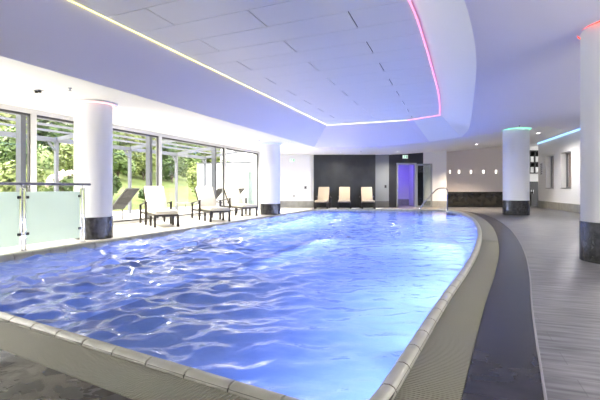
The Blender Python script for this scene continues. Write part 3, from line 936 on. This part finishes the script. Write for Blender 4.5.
downlight(.95, 22.2, 'recessed downlight with a warm glow over the niche counter', 260, (1, .80, .58))

# ------------------------------------------------------------------ terrace and garden
b = BM(); box(b, -13.6, -8.72, -8, 30, -.06, 0); struct('terrace_floor', b, PATIO)
b = BM()
# garden rising away from the terrace
gx = [-13.6, -15, -17, -20, -24, -29, -36, -50]; 
def gz(x, y):
    t = max(0, -13.6 - x)
    return -.01 + .20 * t + .25 * math.sin(.5 * x + .3 * y) * min(1, t / 3) * .5
rows = []
for x in gx: rows.append([b.verts.new((x, yy, gz(x, yy))) for yy in range(-14, 72, 2)])
for A, B in zip(rows, rows[1:]):
    for k in range(len(A) - 1): b.faces.new((A[k], A[k + 1], B[k + 1], B[k]))
for f in b.faces:
    f.normal_update()
    if f.normal.z < 0: f.normal_flip()
struct('lawn', b, LAWN, smooth=True, recalc=False)

# pergola
t = thing('pergola', 'grey steel pergola over the terrace outside the windows', 'pergola', (-12, 2, 0))
PYS = [0, 4.0, 7.0, 10.3, 13.6, 16.6, 19.0]
def gp(y): return y - 2
for y in PYS:
    b = BM(); box(b, -.05, .05, gp(y) - .05, gp(y) + .05, 0, 2.46); obj('post', b, POSTL, t)
b = BM(); box(b, -.06, .06, gp(-3), gp(19.05), 2.46, 2.60); obj('edge_beam', b, POSTL, t)
for y in PYS:
    b = BM(); bar(b, (.06, gp(y), 2.56), (2.86, gp(y), 2.90), .06, .12); obj('rafter', b, POSTL, t)
    b = BM(); bar(b, (.0, gp(y) - .05, 2.2), (.0, gp(y) - .3, 2.46), .06, .06); obj('brace', b, POSTL, t)
b = BM(); box(b, 2.86, 2.98, gp(-3), gp(19.05), 2.84, 2.98); obj('wall_beam', b, POSTL, t)
for k in range(1, 5):
    b = BM(); f = k / 5; box(b, 2.86 * f - .03, 2.86 * f + .03, gp(-3), gp(19.05), 2.60 + .34 * f + .02, 2.66 + .34 * f + .02); obj('purlin', b, POSTL, t)
for y, lb in ((2.5, None), (6.83, 'dark grey steel post just outside the glass, by the railing'), (11.05, 'dark grey steel post just outside the glass, behind the nearest cream lounge chair'), (14.9, 'dark grey steel post just outside the glass, behind the middle cream lounge chair')):
    t = thing('steel_post', lb or 'dark grey steel post just outside the glass, beyond the picture edge', 'post', (-9.0, y, 0), 0, 'steel posts outside the windows')
    b = BM(); box(b, -.075, .075, -.06, .06, 0.012, 2.8); obj('shaft', b, POSTM, t)
    b = BM(); box(b, -.1, .1, -.1, .1, 0, .012); obj('foot_plate', b, POSTM, t)

b = BM(); box(b, -12.6, -8.72, 19.2, 19.4, 0, 2.25)
t = tag(obj('garden_wall', b, OUTWALL), 'white rendered wall closing the far end of the terrace', 'garden wall')
b = BM(); box(b, -12.65, -8.72, 19.16, 19.44, 2.25, 2.31); obj('coping_strip', b, POSTM, t)
t = thing('folding_screen', 'grey green folding screen on the terrace beside the last window', 'screen', (-9.05, 18.2, 0))
for k in range(3):
    b = BM(); a = R(25 if k % 2 else -25)
    M = Matrix.Translation((-.12 + .14 * k, 0, 0)) @ Matrix.Rotation(a, 4, 'Z')
    bxf(b, M, -.072, .072, -.012, .012, .0, 1.76); obj('panel', b, TEAL, t)

# shrubs and trees: individual leaves around branching centres
def foliage(bm, cx, cy, cz, rx, ry, rz_, n, s, lump=9):
    cents = []
    for _ in range(lump):
        a, e = random.uniform(0, 2 * PI), random.uniform(-.2, 1)
        q = random.uniform(.35, .75)
        cents.append((cx + rx * q * math.cos(a) * math.cos(e), cy + ry * q * math.sin(a) * math.cos(e), cz + rz_ * q * math.sin(e)))
    for _ in range(n):
        c = random.choice(cents)
        d = Vector((random.gauss(0, 1), random.gauss(0, 1), random.gauss(0, 1))).normalized()
        rr = random.uniform(.7, 1.05) * .5
        p = Vector((c[0] + d.x * rx * rr, c[1] + d.y * ry * rr, max(.1, c[2] + d.z * rz_ * rr)))
        u = Vector((random.gauss(0, 1), random.gauss(0, 1), random.gauss(0, .6))).normalized()
        w = u.cross((d + Vector((0, 0, .5))).normalized())
        if w.length < .1: continue
        w.normalize(); l = s * random.uniform(.7, 1.4)
        bm.faces.new([bm.verts.new(p - u * l * .5), bm.verts.new(p + w * l * .28), bm.verts.new(p + u * l * .5), bm.verts.new(p - w * l * .28)])
def shrub(x, y, r, h, m, label, n=1500, s=.2, blossom=False, name='garden_shrub', trunk=0, cat='shrub'):
    z = gz(x, y)
    t = thing(name, label, cat, (x, y, z))
    b = BM(); foliage(b, 0, 0, trunk + h * .42, r, r, h * .62, n, s); obj('foliage', b, m, t, recalc=False)
    b = BM()
    tube(b, [(0, 0, -.1), (.05, .02, trunk * .5 + .1), (0, .05, trunk + h * .5)], [.05 + trunk * .04, .045 + trunk * .03, .02], 8)
    for k in range(5):
        a = k * 2 * PI / 5 + x
        tube(b, [(0, .02, trunk * .8 + .15), (r * .35 * math.cos(a), r * .35 * math.sin(a), trunk + h * .5)], [.03, .012], 6)
    obj('trunk' if trunk else 'stem', b, BARK, t, True)
    if blossom:
        b = BM()
        for _ in range(70):
            a = random.uniform(0, 2 * PI); e = random.uniform(.0, 1.3)
            p = (r * .95 * math.cos(a) * math.cos(e), r * .95 * math.sin(a) * math.cos(e), h * .42 + h * .58 * math.sin(e))
            bmesh.ops.create_icosphere(b, subdivisions=1, radius=.09, matrix=Matrix.Translation(p))
        obj('blossom', b, BLOSSOM, t, True)
    return t
G = random
shrub(-15.6, 13.9, .8, 1.3, LEAF[0], 'flowering shrub with pale pink blossom beyond the terrace', 1600, .16, True)
for x, y, r, h, mi, lb in ((-15.5, 11.6, .9, 1.5, 1, 'rounded shrub at the terrace edge, first on the left behind the railing'),
        (-15.7, 16.0, .85, 1.4, 2, 'rounded shrub right of the blossoming shrub, close to the rose lit column'),
        (-18.6, 14.2, 1.15, 2.6, 0, 'bushy green shrub in the second row behind the railing, first on the left'),
        (-18.8, 17.2, 1.15, 2.7, 1, 'bushy yellow green shrub in the second row, behind the blossoming shrub'),
        (-15.2, 18.6, .5, .7, 2, 'low dark shrub at the terrace edge beside the nearest cream lounge chair'),
        (-15.8, 24.6, 1.1, 2.4, 1, 'upright bush beside the white garden wall, right of the nearest cream lounge chair'),
        (-15.2, 27.6, 1.1, 2.6, 2, 'dark bush just left of the white garden wall')):
    shrub(x, y, r, h, LEAF[mi], lb, 2600, .18)
for q, (x, y, h, mi) in enumerate(((-21.6, 20.4, 2.2, 1), (-21.4, 23.1, 2.0, 0), (-21.8, 26.1, 2.2, 1), (-21.4, 29.0, 2.3, 2), (-21.6, 32.2, 2.4, 0))):
    shrub(x, y, 1.15, h, LEAF[mi], 'round bush at the foot of the garden trees above the lawn, %s from the left' % ('first', 'second', 'third', 'fourth', 'fifth')[q], 2600, .22)
k = 0
NTH = ('first', 'second', 'third', 'fourth', 'fifth', 'sixth', 'seventh', 'eighth')
for q in range(7):
    shrub(-24.6 + .4 * (q % 2), 17.3 + 3.7 * q, 1.5, 4.4 + .5 * (q % 3), LEAF[(q + 1) % 3], 'leafy tree in the front row on the garden slope, %s from the left' % NTH[q], 4200, .34, False, 'garden_tree', .3, 'tree')
for q in range(6):
    shrub(-29 - .6 * (q % 2), 21 + 4.9 * q, 2.0, 5.6 + .5 * (q % 2), LEAF[q % 3], 'taller tree in the back row high on the slope, %s from the left' % NTH[q], 4200, .44, False, 'garden_tree', .4, 'tree')

# ------------------------------------------------------------------ light
w = bpy.data.worlds.new('sky'); SC.world = w; w.use_nodes = True
N, L = w.node_tree.nodes, w.node_tree.links
bg = N['Background']; bg.inputs['Color'].default_value = (1, .985, .95, 1); bg.inputs['Strength'].default_value = 1.35
sun = bpy.data.lights.new('sun', 'SUN'); sun.energy = 3.7; sun.angle = R(18); sun.color = (1, .95, .82)
so = bpy.data.objects.new('sun', sun); COL.objects.link(so); so.rotation_euler = (0, R(-40), R(12))

def area(name, loc, rot, size, power, col, sy=None):
    l = bpy.data.lights.new(name, 'AREA'); l.energy = power; l.color = col; l.size = size
    if sy: l.shape = 'RECTANGLE'; l.size_y = sy
    else: l.shape = 'DISK'
    o = bpy.data.objects.new(name, l); COL.objects.link(o); o.location = loc; o.rotation_euler = rot
    return o
# underwater lamps in the right pool wall; left-wall lamps added for far brightness
for s_, side, pw_ in [(v, 'right', 4.6 + (v - 2.3) * 2.1) for v in (2.3, 3.3, 4.4, 5.5, 6.7, 8.0, 9.3, 10.7, 12.1, 13.5, 15.0, 16.5, 18.0)] + [(v, 'left', (v - 9) * 3.6) for v in (11, 12.5, 14, 15.5, 17, 17.9)]:
    i = min((k for k in range(NP) if K[k] == side), key=lambda k: abs(P[k].y - s_))
    p = P[i] - NRM[i] * .03
    d = Vector((-NRM[i].x, -NRM[i].y, -1.0 + .05 * min(s_, 10)))
    area('pool_lamp', (p.x, p.y, -.55), d.to_track_quat('-Z', 'Y').to_euler(), .2, pw_ * (1.35 if s_ > 9 else 1), (.76, .73, 1) if s_ > 9 else (.66, .66, 1)).data.spread = R(100 if side == 'left' else min(140, 88 + (s_ - 2) * 6))
# corridor light
p = W((D0 + D1) / 2, 23.8); area('corridor_lamp', (p.x, p.y, 2.45), (0, 0, 0), .6, 5, (.16, .10, 1))
# added fill downlights that brighten the hall, at made-up spots
for x, y, pw_, lb in ((3.4, 8.0, 120, 'added fill downlight over the grey floor past the near column'),
                (3.0, 4.6, 110, 'added fill downlight over the grey floor just before the near column'),
                (3.4, 13.0, 160, 'added fill downlight over the grey floor before the far column'), (3.3, 20.5, 80, 'added fill downlight beside the right wall windows'),
                (-2.6, 21.0, 90, 'added fill downlight in the ceiling before the blue doorway'), (-5.2, 20.2, 55, 'added fill downlight in the ceiling before the black stone wall'),
                (-7.5, 4.2, 60, 'added fill downlight over the deck by the glass railing'), (-7.6, 8.6, 55, 'added fill downlight over the nearest cream lounge chair'),
                (-7.6, 12.6, 55, 'added fill downlight between the middle and the last lounge chair'), (-7.6, 17.0, 140, 'added fill downlight past the blue lit column')):
    downlight(x, y, lb, pw_, (1, .96, .90), ang=160)

UPL, UPR = 155, 45  # added fill lamps out of view, to brighten the ceiling recess
first = None
def fill_uplight(x, y, rz, label, power):
    """added unseen fill lamp, shallow half-round, open at the top; local +x points into the room"""
    t = thing('fill_uplighter', label, 'wall light', (x, y, 2.0), rz, 'added fill uplighters out of view')
    b = BM(); n = 14
    lo = [b.verts.new((.03 + .05 * math.cos(a), .10 * math.sin(a), -.12)) for a in [-PI / 2 + PI * k / n for k in range(n + 1)]]
    hi = [b.verts.new((.03 + .15 * math.cos(a), .22 * math.sin(a), .06)) for a in [-PI / 2 + PI * k / n for k in range(n + 1)]]
    for k in range(n): b.faces.new((lo[k], lo[k + 1], hi[k + 1], hi[k]))
    b.faces.new(lo)
    obj('shade', b, WHITE2, t, True)
    b = BM(); box(b, 0.005, .03, -.2, .2, -.12, .06); obj('back_plate', b, WHITE2, t)
    c, s_ = math.cos(rz), math.sin(rz)
    d = Vector((c * .62, s_ * .62, .8))
    area('fill_uplighter_lamp', (x + c * .09, y + s_ * .09, 2.03), d.to_track_quat('-Z', 'Y').to_euler(), .16, power, (1, .97, .93))
for y, k in ((1.6, 'nearest the windows'), (-1.2, 'the middle one'), (-4.0, 'nearest the wall behind the camera')):
    fill_uplight(-8.55, y, 0, 'added white half round fill lamp on the unseen wall beside the windows, ' + k, UPL)
for y, k in ((3.6, 'nearest the red lit column'), (0.4, 'the middle one'), (-3.0, 'nearest the wall behind the camera')):
    fill_uplight(5.25, y, PI, 'added white half round fill lamp on the right wall, out of view, ' + k, UPR)
